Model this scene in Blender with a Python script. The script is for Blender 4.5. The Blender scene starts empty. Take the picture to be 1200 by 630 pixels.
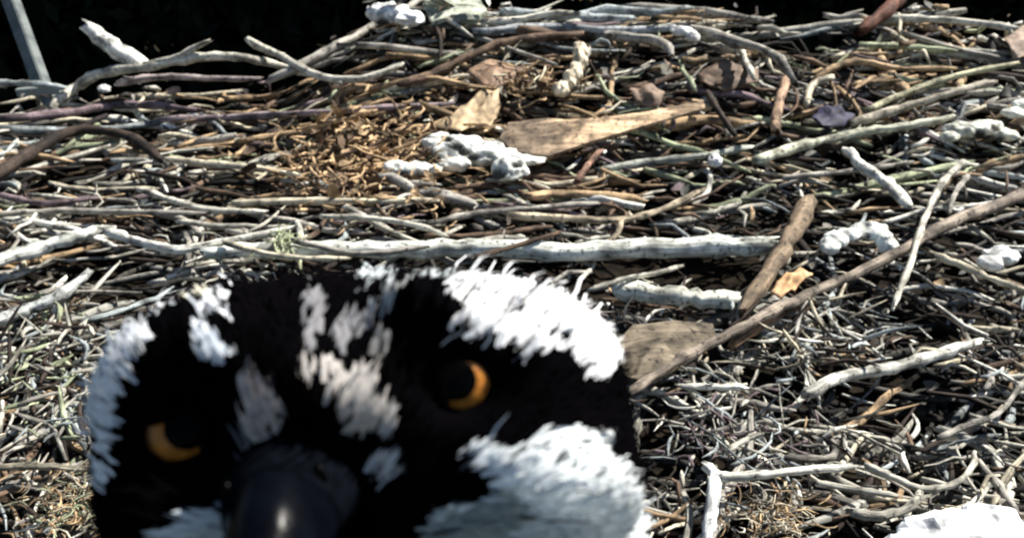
import bpy, bmesh, math, random
import numpy as np
from mathutils import Vector, Matrix, noise
random.seed(7); rng = np.random.default_rng(11)
C = bpy.context.scene.collection
sc = bpy.context.scene

# ------------------------------------------------------------------ camera, sky, sun, exposure
PITCH = math.radians(28); FPX = 1000.0
cam = bpy.data.objects.new('camera', bpy.data.cameras.new('camera')); C.objects.link(cam)
cam.location = (0, 0, .55); cam.rotation_euler = (math.pi/2-PITCH, 0, 0)
cam.data.sensor_width = 36; cam.data.lens = 30; cam.data.clip_start = .01; cam.data.clip_end = 600
cam.data.dof.use_dof = True; cam.data.dof.focus_distance = .4; cam.data.dof.aperture_fstop = 20
sc.camera = cam
SUN_EL, SUN_AZ = math.radians(50), math.radians(58)      # azimuth clockwise from +Y
w = bpy.data.worlds.new("World"); sc.world = w; w.use_nodes = True
nt = w.node_tree; bg = nt.nodes['Background']; sky = nt.nodes.new('ShaderNodeTexSky')
sky.sky_type = 'NISHITA'; sky.sun_disc = False; sky.sun_elevation = SUN_EL; sky.sun_rotation = SUN_AZ
nt.links.new(sky.outputs[0], bg.inputs[0]); bg.inputs[1].default_value = .05
S = Vector((math.sin(SUN_AZ)*math.cos(SUN_EL), math.cos(SUN_AZ)*math.cos(SUN_EL), math.sin(SUN_EL)))
sl = bpy.data.lights.new('sun', 'SUN'); sl.energy = 5; sl.angle = math.radians(.5); sl.color = (1, .95, .87)
so = bpy.data.objects.new('sun', sl); C.objects.link(so); so.rotation_euler = S.to_track_quat('Z', 'Y').to_euler()
sc.view_settings.view_transform = 'Standard'; sc.view_settings.look = 'None'
sc.view_settings.exposure = 1.1; sc.view_settings.gamma = 1

CAM = np.array([0, 0, .55]); cp, sp = math.cos(PITCH), math.sin(PITCH)
RX = np.array([1, 0, 0.]); UP = np.array([0, sp, cp]); FW = np.array([0, cp, -sp])
def ray(px, py): return FW + RX*((px-600)/FPX) + UP*((315-py)/FPX)
def proj(p):
    d = np.asarray(p)-CAM; z = d@FW
    return 600+FPX*(d@RX)/z, 315-FPX*(d@UP)/z, z

# ------------------------------------------------------------------ materials
def new_mat(name):
    m = bpy.data.materials.new(name); m.use_nodes = True
    return m, m.node_tree, m.node_tree.nodes['Principled BSDF']
def wood_mat():
    m, t, b = new_mat('weathered_wood'); N, L = t.nodes, t.links
    col = N.new('ShaderNodeAttribute'); col.attribute_name = 'tone'
    gr = N.new('ShaderNodeAttribute'); gr.attribute_name = 'grain'
    n1 = N.new('ShaderNodeTexNoise'); n1.inputs['Scale'].default_value = 1; n1.inputs['Detail'].default_value = 5; n1.inputs['Roughness'].default_value = .65
    L.new(gr.outputs['Vector'], n1.inputs['Vector'])
    r1 = N.new('ShaderNodeMapRange'); r1.inputs[1].default_value = .3; r1.inputs[2].default_value = .62; r1.inputs[3].default_value = .38; r1.inputs[4].default_value = 1.3
    L.new(n1.outputs[0], r1.inputs[0])
    n3 = N.new('ShaderNodeTexNoise'); n3.inputs['Scale'].default_value = 130; n3.inputs['Detail'].default_value = 3
    r3 = N.new('ShaderNodeMapRange'); r3.inputs[1].default_value = .33; r3.inputs[2].default_value = .43; r3.inputs[3].default_value = .22; r3.inputs[4].default_value = 1
    tc = N.new('ShaderNodeTexCoord')
    n2 = N.new('ShaderNodeTexNoise'); n2.inputs['Scale'].default_value = 26; n2.inputs['Detail'].default_value = 4
    L.new(tc.outputs['Object'], n2.inputs['Vector'])
    r2 = N.new('ShaderNodeMapRange'); r2.inputs[1].default_value = .38; r2.inputs[2].default_value = .56; r2.inputs[3].default_value = .35; r2.inputs[4].default_value = 1.1
    L.new(n2.outputs[0], r2.inputs[0])
    mu = N.new('ShaderNodeMath'); mu.operation = 'MULTIPLY'; L.new(r1.outputs[0], mu.inputs[0]); L.new(r2.outputs[0], mu.inputs[1])
    L.new(tc.outputs['Object'], n3.inputs['Vector']); L.new(n3.outputs[0], r3.inputs[0])
    mu2 = N.new('ShaderNodeMath'); mu2.operation = 'MULTIPLY'; L.new(mu.outputs[0], mu2.inputs[0]); L.new(r3.outputs[0], mu2.inputs[1]); mu = mu2
    vm = N.new('ShaderNodeVectorMath'); vm.operation = 'SCALE'; L.new(col.outputs['Color'], vm.inputs[0]); L.new(mu.outputs[0], vm.inputs['Scale'])
    L.new(vm.outputs[0], b.inputs['Base Color'])
    b.inputs['Roughness'].default_value = .8; b.inputs['Specular IOR Level'].default_value = .25
    bp = N.new('ShaderNodeBump'); bp.inputs['Strength'].default_value = .8; bp.inputs['Distance'].default_value = .003
    L.new(n1.outputs[0], bp.inputs['Height']); L.new(bp.outputs[0], b.inputs['Normal'])
    return m
WOOD = wood_mat()
def attr_mat(name, rough, spec, nscale=0, lo=.7, hi=1.2, bump=0):
    m, t, b = new_mat(name); N, L = t.nodes, t.links
    col = N.new('ShaderNodeAttribute'); col.attribute_name = 'tone'
    b.inputs['Roughness'].default_value = rough; b.inputs['Specular IOR Level'].default_value = spec
    if nscale:
        tc = N.new('ShaderNodeTexCoord'); n = N.new('ShaderNodeTexNoise'); n.inputs['Scale'].default_value = nscale; n.inputs['Detail'].default_value = 4
        L.new(tc.outputs['Object'], n.inputs['Vector'])
        r = N.new('ShaderNodeMapRange'); r.inputs[1].default_value = .35; r.inputs[2].default_value = .65; r.inputs[3].default_value = lo; r.inputs[4].default_value = hi
        L.new(n.outputs[0], r.inputs[0])
        v = N.new('ShaderNodeVectorMath'); v.operation = 'SCALE'; L.new(col.outputs['Color'], v.inputs[0]); L.new(r.outputs[0], v.inputs['Scale'])
        L.new(v.outputs[0], b.inputs['Base Color'])
        if bump:
            bp = N.new('ShaderNodeBump'); bp.inputs['Strength'].default_value = .7; bp.inputs['Distance'].default_value = bump
            L.new(n.outputs[0], bp.inputs['Height']); L.new(bp.outputs[0], b.inputs['Normal'])
    else: L.new(col.outputs['Color'], b.inputs['Base Color'])
    return m
LEAF = attr_mat('dead_leaf', .7, .3, 60, .5, 1.3, .002)
FEATHER = attr_mat('feather', .9, .0)
CHALK = attr_mat('chalky_white', .8, .25, 45, .35, 1.15, .004)
def plain(name, c, rough=.6, spec=.4, nscale=0, c2=None, metallic=0, bump=0):
    m, t, b = new_mat(name); b.inputs['Base Color'].default_value = (*c, 1)
    b.inputs['Roughness'].default_value = rough; b.inputs['Specular IOR Level'].default_value = spec; b.inputs['Metallic'].default_value = metallic
    if nscale:
        N, L = t.nodes, t.links; tc = N.new('ShaderNodeTexCoord'); n = N.new('ShaderNodeTexNoise'); n.inputs['Scale'].default_value = nscale; n.inputs['Detail'].default_value = 5
        L.new(tc.outputs['Object'], n.inputs['Vector']); r = N.new('ShaderNodeValToRGB')
        r.color_ramp.elements[0].position = .38; r.color_ramp.elements[1].position = .62
        r.color_ramp.elements[0].color = (*c, 1); r.color_ramp.elements[1].color = (*(c2 or c), 1)
        L.new(n.outputs[0], r.inputs[0]); L.new(r.outputs[0], b.inputs['Base Color'])
        if bump:
            bp = N.new('ShaderNodeBump'); bp.inputs['Distance'].default_value = bump; L.new(n.outputs[0], bp.inputs['Height']); L.new(bp.outputs[0], b.inputs['Normal'])
    return m

# ------------------------------------------------------------------ mesh collectors
class MB:
    def __init__(s): s.v, s.f, s.t, s.g, s.n = [], [], [], [], 0
    def add(s, V, F, tone, grain=None):
        V = np.asarray(V, float); k = len(V)
        s.v.append(V); s.f.extend([tuple(i+s.n for i in q) for q in F]); s.n += k
        T = np.asarray(tone, float); s.t.append(np.broadcast_to(T, (k, 3)) if T.ndim == 1 else T)
        s.g.append(np.zeros((k, 3)) if grain is None else grain)
    def mesh(s, name, mat, smooth=True, origin=None):
        V = np.concatenate(s.v)
        if origin is not None: V = V-np.asarray(origin)
        me = bpy.data.meshes.new(name); me.from_pydata(V.tolist(), [], s.f)
        a = me.attributes.new('tone', 'FLOAT_COLOR', 'POINT')
        a.data.foreach_set('color', np.concatenate([np.concatenate(s.t), np.ones((len(V), 1))], 1).ravel())
        a = me.attributes.new('grain', 'FLOAT_VECTOR', 'POINT'); a.data.foreach_set('vector', np.concatenate(s.g).ravel())
        if smooth: me.polygons.foreach_set('use_smooth', [True]*len(me.polygons))
        me.materials.append(mat); me.update(); return me
    def build(s, name, mat, parent=None, smooth=True, origin=None):
        o = bpy.data.objects.new(name, s.mesh(name, mat, smooth, origin)); C.objects.link(o)
        if origin is not None: o.location = origin
        if parent: o.parent = parent
        return o
def tag(o, label=None, cat=None, group=None, kind=None):
    for k, v in (('label', label), ('category', cat), ('group', group), ('kind', kind)):
        if v: o[k] = v
    return o
def empty(name, loc=(0, 0, 0)):
    o = bpy.data.objects.new(name, None); C.objects.link(o); o.location = loc; o.empty_display_size = .05; return o

def tube(mb, pts, rad, tone, sides=7, knob=.12, vary=.12, taper_end=True, flat=1.0):
    """A bent, knobbly, tapered stick through pts."""
    P = np.asarray(pts, float); n = len(P)
    rad = np.broadcast_to(np.asarray(rad, float), (n,)).copy()
    T = np.gradient(P, axis=0); T /= np.linalg.norm(T, axis=1)[:, None]+1e-12
    ref = np.array([0, 0, 1.]) if abs(T[:, 2]).mean() < .9 else np.array([1., 0, 0])
    A = np.cross(T, ref); A /= np.linalg.norm(A, axis=1)[:, None]+1e-12
    B = np.cross(A, T)
    a = np.linspace(0, 2*np.pi, sides, endpoint=False)
    R = rad[:, None]*(1+knob*rng.normal(size=(n, sides))*.6+knob*rng.normal(size=(n, 1)))
    R = np.maximum(R, rad[:, None]*.3)
    if taper_end: R[0] *= .75; R[-1] *= .6
    ca, sa = np.cos(a), np.sin(a)*flat
    V = P[:, None, :]+R[:, :, None]*(ca[None, :, None]*A[:, None, :]+sa[None, :, None]*B[:, None, :])
    if taper_end:                                          # ragged broken ends
        V[0] -= T[0]*(rad[0]*rng.uniform(-.6, 1.3, sides))[:, None]; V[-1] += T[-1]*(rad[-1]*rng.uniform(-.6, 1.6, sides))[:, None]
    F = []
    for i in range(n-1):
        for j in range(sides):
            k = (j+1) % sides; F.append((i*sides+j, i*sides+k, (i+1)*sides+k, (i+1)*sides+j))
    V = V.reshape(-1, 3); F = [f[::-1] for f in F]
    F.append(tuple(range(sides))); F.append(tuple((n-1)*sides+j for j in range(sides))[::-1])
    L = np.concatenate([[0], np.cumsum(np.linalg.norm(np.diff(P, axis=0), axis=1))])
    off = rng.uniform(0, 50, 3)
    s = 5/max(rad.mean(), .002)*.35
    G = np.stack([np.repeat(L*14, sides), (R*ca[None]).ravel()*s, (R*sa[None]).ravel()*s], 1)+off
    tn = np.asarray(tone)*(1+vary*np.repeat(rng.normal(size=n), sides))[:, None]
    mb.add(V, F, np.clip(tn, .001, .9), G)

def smooth_path(pts, n):
    """Catmull-Rom resampling with n samples."""
    P = np.asarray(pts, float)
    if len(P) == 2: return P[0]+(P[1]-P[0])*np.linspace(0, 1, n)[:, None]
    Q = np.vstack([2*P[0]-P[1], P, 2*P[-1]-P[-2]]); out = []
    for u in np.linspace(0, len(P)-1-1e-9, n):
        i = int(u); t = u-i; a, b, c, d = Q[i:i+4]
        out.append(.5*((2*b)+(-a+c)*t+(2*a-5*b+4*c-d)*t*t+(-a+3*b-3*c+d)*t**3))
    return np.array(out)

# ------------------------------------------------------------------ setting: ground and the dark wood below the nest
def sstep(x, a, b):
    t = min(1, max(0, (x-a)/(b-a))); return t*t*(3-2*t)
GZ = -12
gm = MB(); gn = 40; xs = np.linspace(-500, 500, gn)
V = [(x, y, GZ+(0 if abs(x) < 30 and abs(y) < 30 else 1.2*noise.noise(Vector((x*.01, y*.01, 0))))) for y in xs for x in xs]
F = [(j*gn+i, j*gn+i+1, (j+1)*gn+i+1, (j+1)*gn+i) for j in range(gn-1) for i in range(gn-1)]
gm.add(V, F, (.03, .03, .02))
g = gm.build('ground', plain('forest_floor', (.02, .017, .01), .95, .1, .6, (.035, .04, .018))); g['kind'] = 'structure'
FOL = attr_mat('dark_foliage', .8, .1)
def leaves(mb, cen, rad, n, size, tone):
    d = rng.normal(size=(n, 3)); d /= np.linalg.norm(d, axis=1)[:, None]
    P = np.asarray(cen)+d*(rng.uniform(.25, 1, (n, 1))**.5)*np.asarray(rad)
    a = rng.normal(size=(n, 3)); a /= np.linalg.norm(a, axis=1)[:, None]; b = np.cross(a, rng.normal(size=(n, 3))); b /= np.linalg.norm(b, axis=1)[:, None]
    s = size*rng.uniform(.6, 1.4, (n, 1))
    V = np.stack([P-a*s, P+b*s*.45, P+a*s, P-b*s*.45], 1).reshape(-1, 3)
    F = [(4*i, 4*i+1, 4*i+2, 4*i+3) for i in range(n)]
    mb.add(V, F, np.repeat(np.asarray(tone)*rng.uniform(.5, 1.5, (n, 1)), 4, axis=0))
BARK = plain('tree_bark', (.012, .01, .008), .95, .05, 3, (.022, .018, .014), bump=.02)
for i, (x, y, r) in enumerate([(-5.2, 7.2, .2), (-3.1, 8.2, .25), (-1.0, 7.4, .18), (1.4, 8.4, .24), (3.6, 7.3, .2), (6.0, 8.6, .22), (-7.6, 9.4, .26), (-2.0, 10.8, .3), (.6, 11.2, .22), (3.0, 11.0, .25), (-5.2, 11.6, .24), (6.6, 12, .25)]):
    t = tag(empty('tree', (x*1.3, y+3, GZ)), 'dark tree trunk under a dense crown in the wood behind the nest', 'tree', 'trees of the dark wood behind the nest')
    m = MB(); H = random.uniform(18, 20)
    tube(m, smooth_path([(0, 0, 0), (random.uniform(-.3, .3), 0, 7), (random.uniform(-.4, .4), .2, 14), (0, 0, H)], 14), np.linspace(r, r*.25, 14), (.05, .04, .03), 9, .05)
    for k in range(9):
        a = random.uniform(0, 6.28); z = random.uniform(12.5, H-1)
        tube(m, smooth_path([(0, 0, z), (1.1*math.cos(a), 1.1*math.sin(a), z+.5), (2.4*math.cos(a), 2.4*math.sin(a), z+.9)], 5), np.linspace(r*.35, .03, 5), (.05, .04, .03), 5, .05)
    m.build('trunk', BARK, t)
    m = MB()
    for k in range(16):
        a = random.uniform(0, 6.28); q = random.uniform(0, 2.2); z = random.uniform(14, H)
        leaves(m, (q*math.cos(a), q*math.sin(a), z), (1.2, 1.2, .8), 260, .17, (.022, .04, .018))
    m.build('crown', FOL, t, smooth=False)
m = MB()
for k in range(420):
    leaves(m, (random.uniform(-14, 9), random.uniform(11, 14.5), random.uniform(-6.5, 2)), (1.5, 1, 1.3), 330, .16, (.005, .009, .005))
for k in range(70):
    leaves(m, (random.uniform(-14, 12), random.uniform(12, 18), random.uniform(4, 8)), (1.9, 1.9, .8), 240, .2, (.007, .012, .006))  # high canopy out of view, added to shade the foliage below
tag(m.build('dark_wood', FOL, smooth=False), kind='stuff', label='mass of near black foliage filling the background above the nest rim', cat='woodland')

# ------------------------------------------------------------------ nest surface
def hsurf(x, y):
    far = 2.02+.12*sstep(x, -.6, -.2)
    e = ((x/1.85)**2+((y-.95)/1.15)**2)
    z = -.03+.172*sstep(x, -.62, -.22)*sstep(y, 1.35, 2.05)+.03*sstep(x, .5, 1.1)
    z += .022*noise.noise(Vector((x*3.1, y*3.1, 1.3)))+.012*noise.noise(Vector((x*9, y*9, 4)))
    z -= .9*max(0, y-far)**1.0*2.2
    if e > 1: z -= 1.6*(e-1)
    return max(z, -.62)
def on_nest(px, py, lift=0.0, yfall=1.93):
    d = ray(px, py); t = .35; dt = .012
    while t < 2.6:
        p = CAM+d*t
        if p[2] < hsurf(p[0], p[1])+lift:
            lo, hi = t-dt, t
            for _ in range(10):
                mid = (lo+hi)/2; q = CAM+d*mid
                if q[2] < hsurf(q[0], q[1])+lift: hi = mid
                else: lo = mid
            if (CAM+d*hi)[1] < yfall+.15: return CAM+d*hi
            break
        t += dt
    return CAM+d*(yfall/d[1])

nest = tag(empty('nest', (0, 1, -.6)), 'huge nest of bleached and brown sticks filling the frame behind the bird', 'nest')
m = MB(); nx, ny = 150, 110; X = np.linspace(-1.95, 1.95, nx); Y = np.linspace(-.25, 2.35, ny)
V = [(x, y, hsurf(x, y)-.085+.01*noise.noise(Vector((x*30, y*30, 0)))) for y in Y for x in X]
F = [(j*nx+i, j*nx+i+1, (j+1)*nx+i+1, (j+1)*nx+i) for j in range(ny-1) for i in range(nx-1)]
ring = [j for j in range(nx)]+[nx*j+nx-1 for j in range(1, ny)]+[nx*(ny-1)+j for j in range(nx-2, -1, -1)]+[nx*j for j in range(ny-2, 0, -1)]
base = len(V); V += [(V[i][0]*.55, .95+(V[i][1]-.95)*.5, -.85) for i in ring]
for k in range(len(ring)):
    q = (k+1) % len(ring); F.append((ring[q], ring[k], base+k, base+q))
F.append(tuple(base+k for k in range(len(ring)))[::-1])
m.add(np.array(V)-np.array([0, 1, -.6]), F, (.02, .016, .012))
m.build('nest_bed', plain('nest_soil', (.006, .005, .004), .95, .05, 60, (.018, .014, .01), bump=.004), nest)
# the platform under the nest
m = MB()
for s in range(-4, 5):
    x = s*.24; m.add([(x+a*.1, .95+b*.8, -.86-c*.04) for a in (-1, 1) for b in (-1, 1) for c in (0, 1)], [(0, 1, 3, 2), (4, 6, 7, 5), (0, 4, 5, 1), (2, 3, 7, 6), (0, 2, 6, 4), (1, 5, 7, 3)], (.25, .22, .18))
plat = tag(empty('nest_platform', (0, .95, GZ)), 'wooden platform on a tall pole carrying the nest', 'platform')
o = m.build('deck', plain('old_timber', (.12, .1, .08), .9, .2, 12, (.2, .18, .15)), plat, smooth=False); o.location = (0, -.95, -GZ)
m = MB(); tube(m, [(0, 0, 0), (0, 0, 5), (0, 0, 11.09)], [.16, .14, .12], (.2, .17, .14), 12, .02, taper_end=False); m.build('pole', WOOD, plat)

TONES = dict(white=(.74, .73, .65), pale=(.54, .52, .44), grey=(.35, .33, .29), cool=(.34, .38, .38), tan=(.44, .31, .18), gold=(.6, .42, .24), brown=(.15, .1, .068),
             dark=(.045, .032, .025), plum=(.2, .15, .16), cream=(.62, .56, .42), green=(.38, .42, .27), red=(.13, .05, .03))
def pick_tone(px, py):
    warm = math.exp(-((px-600)/480)**2-((py-130)/105)**2)
    warm = max(warm, .55*math.exp(-((px-1000)/220)**2-((py-90)/60)**2))
    r = random.random()
    if r < warm*.92: k = random.choice(['tan', 'tan', 'brown', 'plum', 'cream', 'brown', 'green'])
    else: k = random.choice(['pale', 'pale', 'white', 'white', 'grey', 'cool', 'dark', 'brown', 'cream', 'grey', 'pale', 'dark', 'tan'])
    t = np.array(TONES[k])*random.uniform(.75, 1.2); return t

# ------------------------------------------------------------------ filler sticks of the nest
cands = []
def rand_twig(px, py, scale, lift, curl):
    p = on_nest(px, py, 0); D = (p-CAM)@FW
    r = D*.0042*scale; L = r*random.uniform(16, 46)
    if random.random() < .15: L *= 1.8
    steep = .5 if py < 300 else .62
    ang = random.gauss(0, .45) if random.random() < (.82 if py < 300 else .6) else random.uniform(-1.57, 1.57)
    if abs(ang) > .75: L *= steep
    n = 5 if L < .12 else 8
    q = p.copy()-np.array([math.cos(ang), math.sin(ang), 0])*L/2; pts = []; a = ang
    tilt = random.gauss(0, .1); z0 = lift*D
    da = random.gauss(0, curl)
    for i in range(n):
        s = (i/(n-1)-.5)
        h = hsurf(p[0]*.35+q[0]*.65, p[1]*.35+q[1]*.65)
        pts.append((q[0], q[1], h+z0+s*L*tilt+random.gauss(0, r*.35)))
        a += da/n+random.gauss(0, .16); q = q+np.array([math.cos(a), math.sin(a), 0])*L/(n-1)
    return pts, r, D, L
sizes = []
def screen_xy():
    for _ in range(50):
        px = random.uniform(-60, 1260); py = random.uniform(-15, 700)
        if py > 330 and 170 < px < 690: continue           # hidden by the bird
        if px < 345 and py < 92: continue
        if 345 <= px < 430 and py < 92-(px-345)*1.08: continue
        q = on_nest(px, py); k = noise.noise(Vector((q[0]*7, q[1]*5, 2)))+.6*noise.noise(Vector((q[0]*17, q[1]*12, 5)))
        if k < (-.06 if py < 300 else .03) and random.random() < .85: continue     # hollows in the heap
        if ((px-1030)/125)**2+((py-470)/30)**2 < 1 and random.random() < .75: continue
        if ((px-930)/40)**2+((py-275)/28)**2 < 1 and random.random() < .75: continue
        if 715 < px < 890 and 300 < py < 338: continue
        return px, py
    return px, py
for i in range(2350):
    px, py = screen_xy()
    u = random.random(); sc_ = .34+.6*u+(1.0*random.random()**5)
    if py > 330: sc_ *= 1.35
    deep = random.random()
    lift = -.066+.072*deep**.7
    pts, r, D, L = rand_twig(px, py, sc_, lift, .6 if py > 300 else .45)
    qx, qy, _ = proj(np.array(pts))
    if np.any((qx > 700) & (qx < 895) & (qy > 298) & (qy < 346)) or (deep > .5 and r > .006 and np.any((qx > 560) & (qx < 930) & (qy > 270) & (qy < 350))): continue
    if deep > .5 and qy.mean() > 325 and math.hypot(qx[-1]-qx[0], qy[-1]-qy[0]) > 135: continue
    if deep > .5 and r/D*FPX > 5 and 90 < qy.mean() < 330 and abs(qy[-1]-qy[0]) > 55: continue
    x0, y0, _ = proj(np.array(pts[0])); x1, y1, _ = proj(np.array(pts[-1]))
    vis = 0 if (px < -10 or px > 1210 or py > 640) else math.hypot(x1-x0, y1-y0)*(2*r/D*FPX)*(.12+deep**2)
    cands.append((vis, pts, r, px, py, deep))
cands.sort(key=lambda c: -c[0])
loose = MB()
NO = np.array([0, 1, -.6])
for i, (vis, pts, r, px, py, deep) in enumerate(cands):
    mb = MB() if i < 300 else loose
    P = smooth_path(np.array(pts)-NO, len(pts)+3); n = len(P); taper = random.uniform(.35, .9)
    tone = pick_tone(px, py)*(1 if deep > .5 else (.5 if deep > .4 else .11))  # lower layers get darker colour: shade of the gaps painted in
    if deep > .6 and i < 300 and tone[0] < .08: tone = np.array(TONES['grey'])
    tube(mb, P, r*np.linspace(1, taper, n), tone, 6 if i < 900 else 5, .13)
    if random.random() < (.55 if i < 300 else .22):            # side shoot
        k = random.randrange(2, n-2); d = P[k+1]-P[k]; d = d/np.linalg.norm(d)
        sd = np.cross(d, (0, 0, 1))*random.choice((-1, 1)); e = d*.8+sd*random.uniform(.4, 1)+np.array([0, 0, random.uniform(-.1, .3)])
        l = r*random.uniform(4, 12); tube(mb, [P[k], P[k]+e*l*.5, P[k]+e*l+d*l*.2], [r*.6, r*.5, r*.3], tone, 5, .1)
    if i < 300: mb.build('stick', WOOD, nest, origin=tuple(P[n//2]))
# fine twigs, rootlets and bark crumbs
for i in range(1500):
    px, py = screen_xy()
    if py > 300 and random.random() < .3: continue
    p = on_nest(px, py); D = (p-CAM)@FW; r = D*random.uniform(.0014, .0036); L = D*random.uniform(.02, .085)
    a = random.gauss(0, .8) if py < 300 else random.uniform(0, 3.14); z0 = D*random.uniform(-.012, .012); pts = []; q = p.copy(); da = random.gauss(0, 1.2)
    for k in range(4):
        pts.append(np.array((q[0], q[1], hsurf(q[0], q[1])+z0+random.gauss(0, .003)))-NO); a += da/3+random.gauss(0, .2); q = q+np.array([math.cos(a), math.sin(a), 0])*L/3
    tube(loose, pts, [r, r, r*.8, r*.5], pick_tone(px, py)*(1 if z0 > .003*D else .12), 4, .1)  # low-lying twigs darkened the same way, painted gap shade
# the same litter of twigs where the nest goes on behind the bird and beyond the frame
k = 0
while k < 4000:
    x, y = random.uniform(-1.6, 1.6), random.uniform(-.15, 1.9)
    if (x/1.85)**2+((y-.95)/1.15)**2 > .97 or (x+.02)**2+(y-.06)**2 < .006: continue
    qx, qy, z = proj(np.array([x, y, hsurf(x, y)]))
    if z > 0 and -20 < qx < 1220 and -20 < qy < 650 and not (250 < qx < 640 and qy > 370): continue
    k += 1; D = max(.5, math.hypot(x, y)); r = D*random.uniform(.0015, .0048); L = r*random.uniform(16, 50); a = random.uniform(0, 3.14); q = np.array([x, y]); z0 = random.uniform(-.05, .006); pts = []; da = random.gauss(0, .5)
    for j in range(5):
        pts.append(np.array((q[0], q[1], hsurf(q[0], q[1])+z0+random.gauss(0, .003)))-NO); a += da/4+random.gauss(0, .15); q = q+np.array([math.cos(a), math.sin(a)])*L/4
    tube(loose, pts, r*np.linspace(1, .6, 5), pick_tone(1000, 500)*(1 if z0 > -.02 else .15), 5, .12)  # buried twigs here also carry painted shade in their tone
tag(loose.build('small_twigs', WOOD, nest), kind='stuff')
# leaf and bark crumbs
lf = MB()
def flake(mb, p, s, tone, nrm_tilt=.5, asp=.5, curl=.3):
    a = random.uniform(0, 6.28); u = np.array([math.cos(a), math.sin(a), random.gauss(0, nrm_tilt*.5)]); v = np.array([-math.sin(a), math.cos(a), random.gauss(0, nrm_tilt)])
    st = [(-1, .1), (-.55, .75), (0, 1), (.55, .7), (1, .08)]; V = []; c = random.gauss(0, curl)
    for t, ww in st:
        for sg in (-1, 0, 1):
            V.append(p+u*t*s+v*sg*ww*s*asp*random.uniform(.8, 1.2)+np.array([0, 0, c*s*(t*t)+abs(sg)*.25*s*asp]))
    n = len(V); V += [q-np.array([0, 0, s*.04]) for q in V]; F = []
    for i in range(4):
        for j in range(2):
            q = (i*3+j, i*3+j+1, i*3+j+4, i*3+j+3); F.append(q); F.append(tuple(n+k for k in q[::-1]))
    mb.add(np.array(V), F, tone)
for i in range(1100):
    px, py = screen_xy(); p = on_nest(px, py, random.uniform(-.03, .006)); D = (p-CAM)@FW
    flake(lf, p-NO, D*random.uniform(.003, .011), pick_tone(px, py)*random.choice((.1, .15, .3, .9)), .6, random.uniform(.25, .7))  # most crumbs darkened in colour so the gaps look shaded
tag(lf.build('leaf_litter', LEAF, nest), kind='stuff')

# ------------------------------------------------------------------ distinctive sticks lying on top, traced in the photograph
def hero(name, label, cat, tone, wpx, pts, lift=.012, side=(), taper=.75, knob=.12, yf=1.93, flat=1.0, mat=None, n=None, group=None):
    if isinstance(tone, str): tone = TONES[tone]
    P = [on_nest(x, y, lift, yf) for x, y in pts]
    D = np.array([(p-CAM)@FW for p in P]); R = smooth_path(np.stack([wpx/2*D/FPX*np.linspace(1, taper, len(P)), D, D], 1), n or max(9, len(P)*4))[:, 0]
    Q = smooth_path(P, len(R)); Q = Q+rng.normal(size=Q.shape)*R[:, None]*.09
    m = MB(); o = Q[len(Q)//2]; tube(m, Q, R, np.array(tone), 10, knob, flat=flat)
    for sw, spts in side:
        SP = [on_nest(x, y, lift, yf) for x, y in spts]; sd = (SP[0]-CAM)@FW; SQ = smooth_path(SP, 8)
        tube(m, SQ, np.linspace(1, .6, 8)*sw/2*sd/FPX, np.array(tone), 8, knob)
    ob = m.build(name, mat or WOOD, origin=tuple(o)); tag(ob, label, cat, group); return ob
H = hero
H('log', 'long pale cracked log lying level right behind the top of the bird\'s head', 'log', (.74, .76, .68), 17, [(245, 297), (330, 292), (450, 293), (560, 290), (680, 294), (800, 290), (905, 287)], .022, taper=1.5, knob=.1, n=40)
H('stick', 'cream twig lying against the thin left end of the long pale log', 'stick', 'cream', 8, [(262, 284), (330, 300), (410, 303)], .04)
H('stick', 'grey twig crossing the left half of the long pale log', 'stick', 'grey', 8, [(345, 282), (420, 297), (500, 289)], .04)
H('stick', 'brown twig crossing the middle of the long pale log', 'stick', 'brown', 7, [(560, 300), (610, 286), (655, 272)], .04)
H('log', 'short pale pitted log in front of the dark gap, right of the bird\'s head', 'log', (.7, .7, .6), 24, [(722, 338), (770, 345), (820, 350), (872, 353)], .012, taper=.9, knob=.09, n=20)
H('branch', 'thick brown branch propped steeply between the pale log and the diagonal pole', 'branch', (.2, .15, .1), 23, [(948, 236), (932, 268), (906, 312), (872, 362)], .03, taper=.8)
H('branch', 'long grey brown pole running diagonally from beside the bird up to the right edge', 'branch', (.3, .25, .2), 12, [(738, 460), (800, 420), (868, 384), (930, 352), (1000, 322), (1060, 292), (1112, 262), (1215, 222)], .04, n=36, taper=1.1)
H('stick', 'thin pale stick crossing the diagonal pole steeply at right', 'stick', 'pale', 9, [(1128, 190), (1102, 218), (1082, 262), (1068, 305), (1046, 362)], .05)
H('stick', 'slim grey stick leaning beside the steep pale stick at right', 'stick', 'grey', 7, [(1135, 205), (1120, 225), (1112, 250)], .05)
H('stick', 'smooth whitish stick slanting down towards the crossing poles at upper right', 'stick', 'white', 13, [(992, 176), (1012, 196), (1040, 215), (1066, 242)], .035, taper=1.1)
H('branch', 'short stout white broken branch jutting up over the dark background', 'branch', (.8, .8, .74), 21, [(106, 36), (135, 56), (168, 78)], .03, taper=.95, knob=.05, yf=1.9)
H('branch', 'knobbly rim branch rising from the left edge with a fork pointing up right', 'branch', 'pale', 12, [(62, 122), (88, 104), (112, 88), (150, 81), (185, 76), (240, 66), (290, 68), (345, 82), (400, 97)], .03, side=[(9, [(168, 76), (205, 68), (228, 56), (245, 48)])], yf=1.88, n=36)
H('stick', 'pale stick dipping down from the rim right of the white stub', 'stick', 'pale', 10, [(292, 48), (330, 66), (375, 90), (425, 92), (470, 76)], .035, yf=1.9)
H('stick', 'short bluish grey stick on the rim at the foot of the leaning pole', 'stick', 'cool', 9, [(-10, 98), (40, 98), (82, 104)], .03, yf=1.9)
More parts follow.
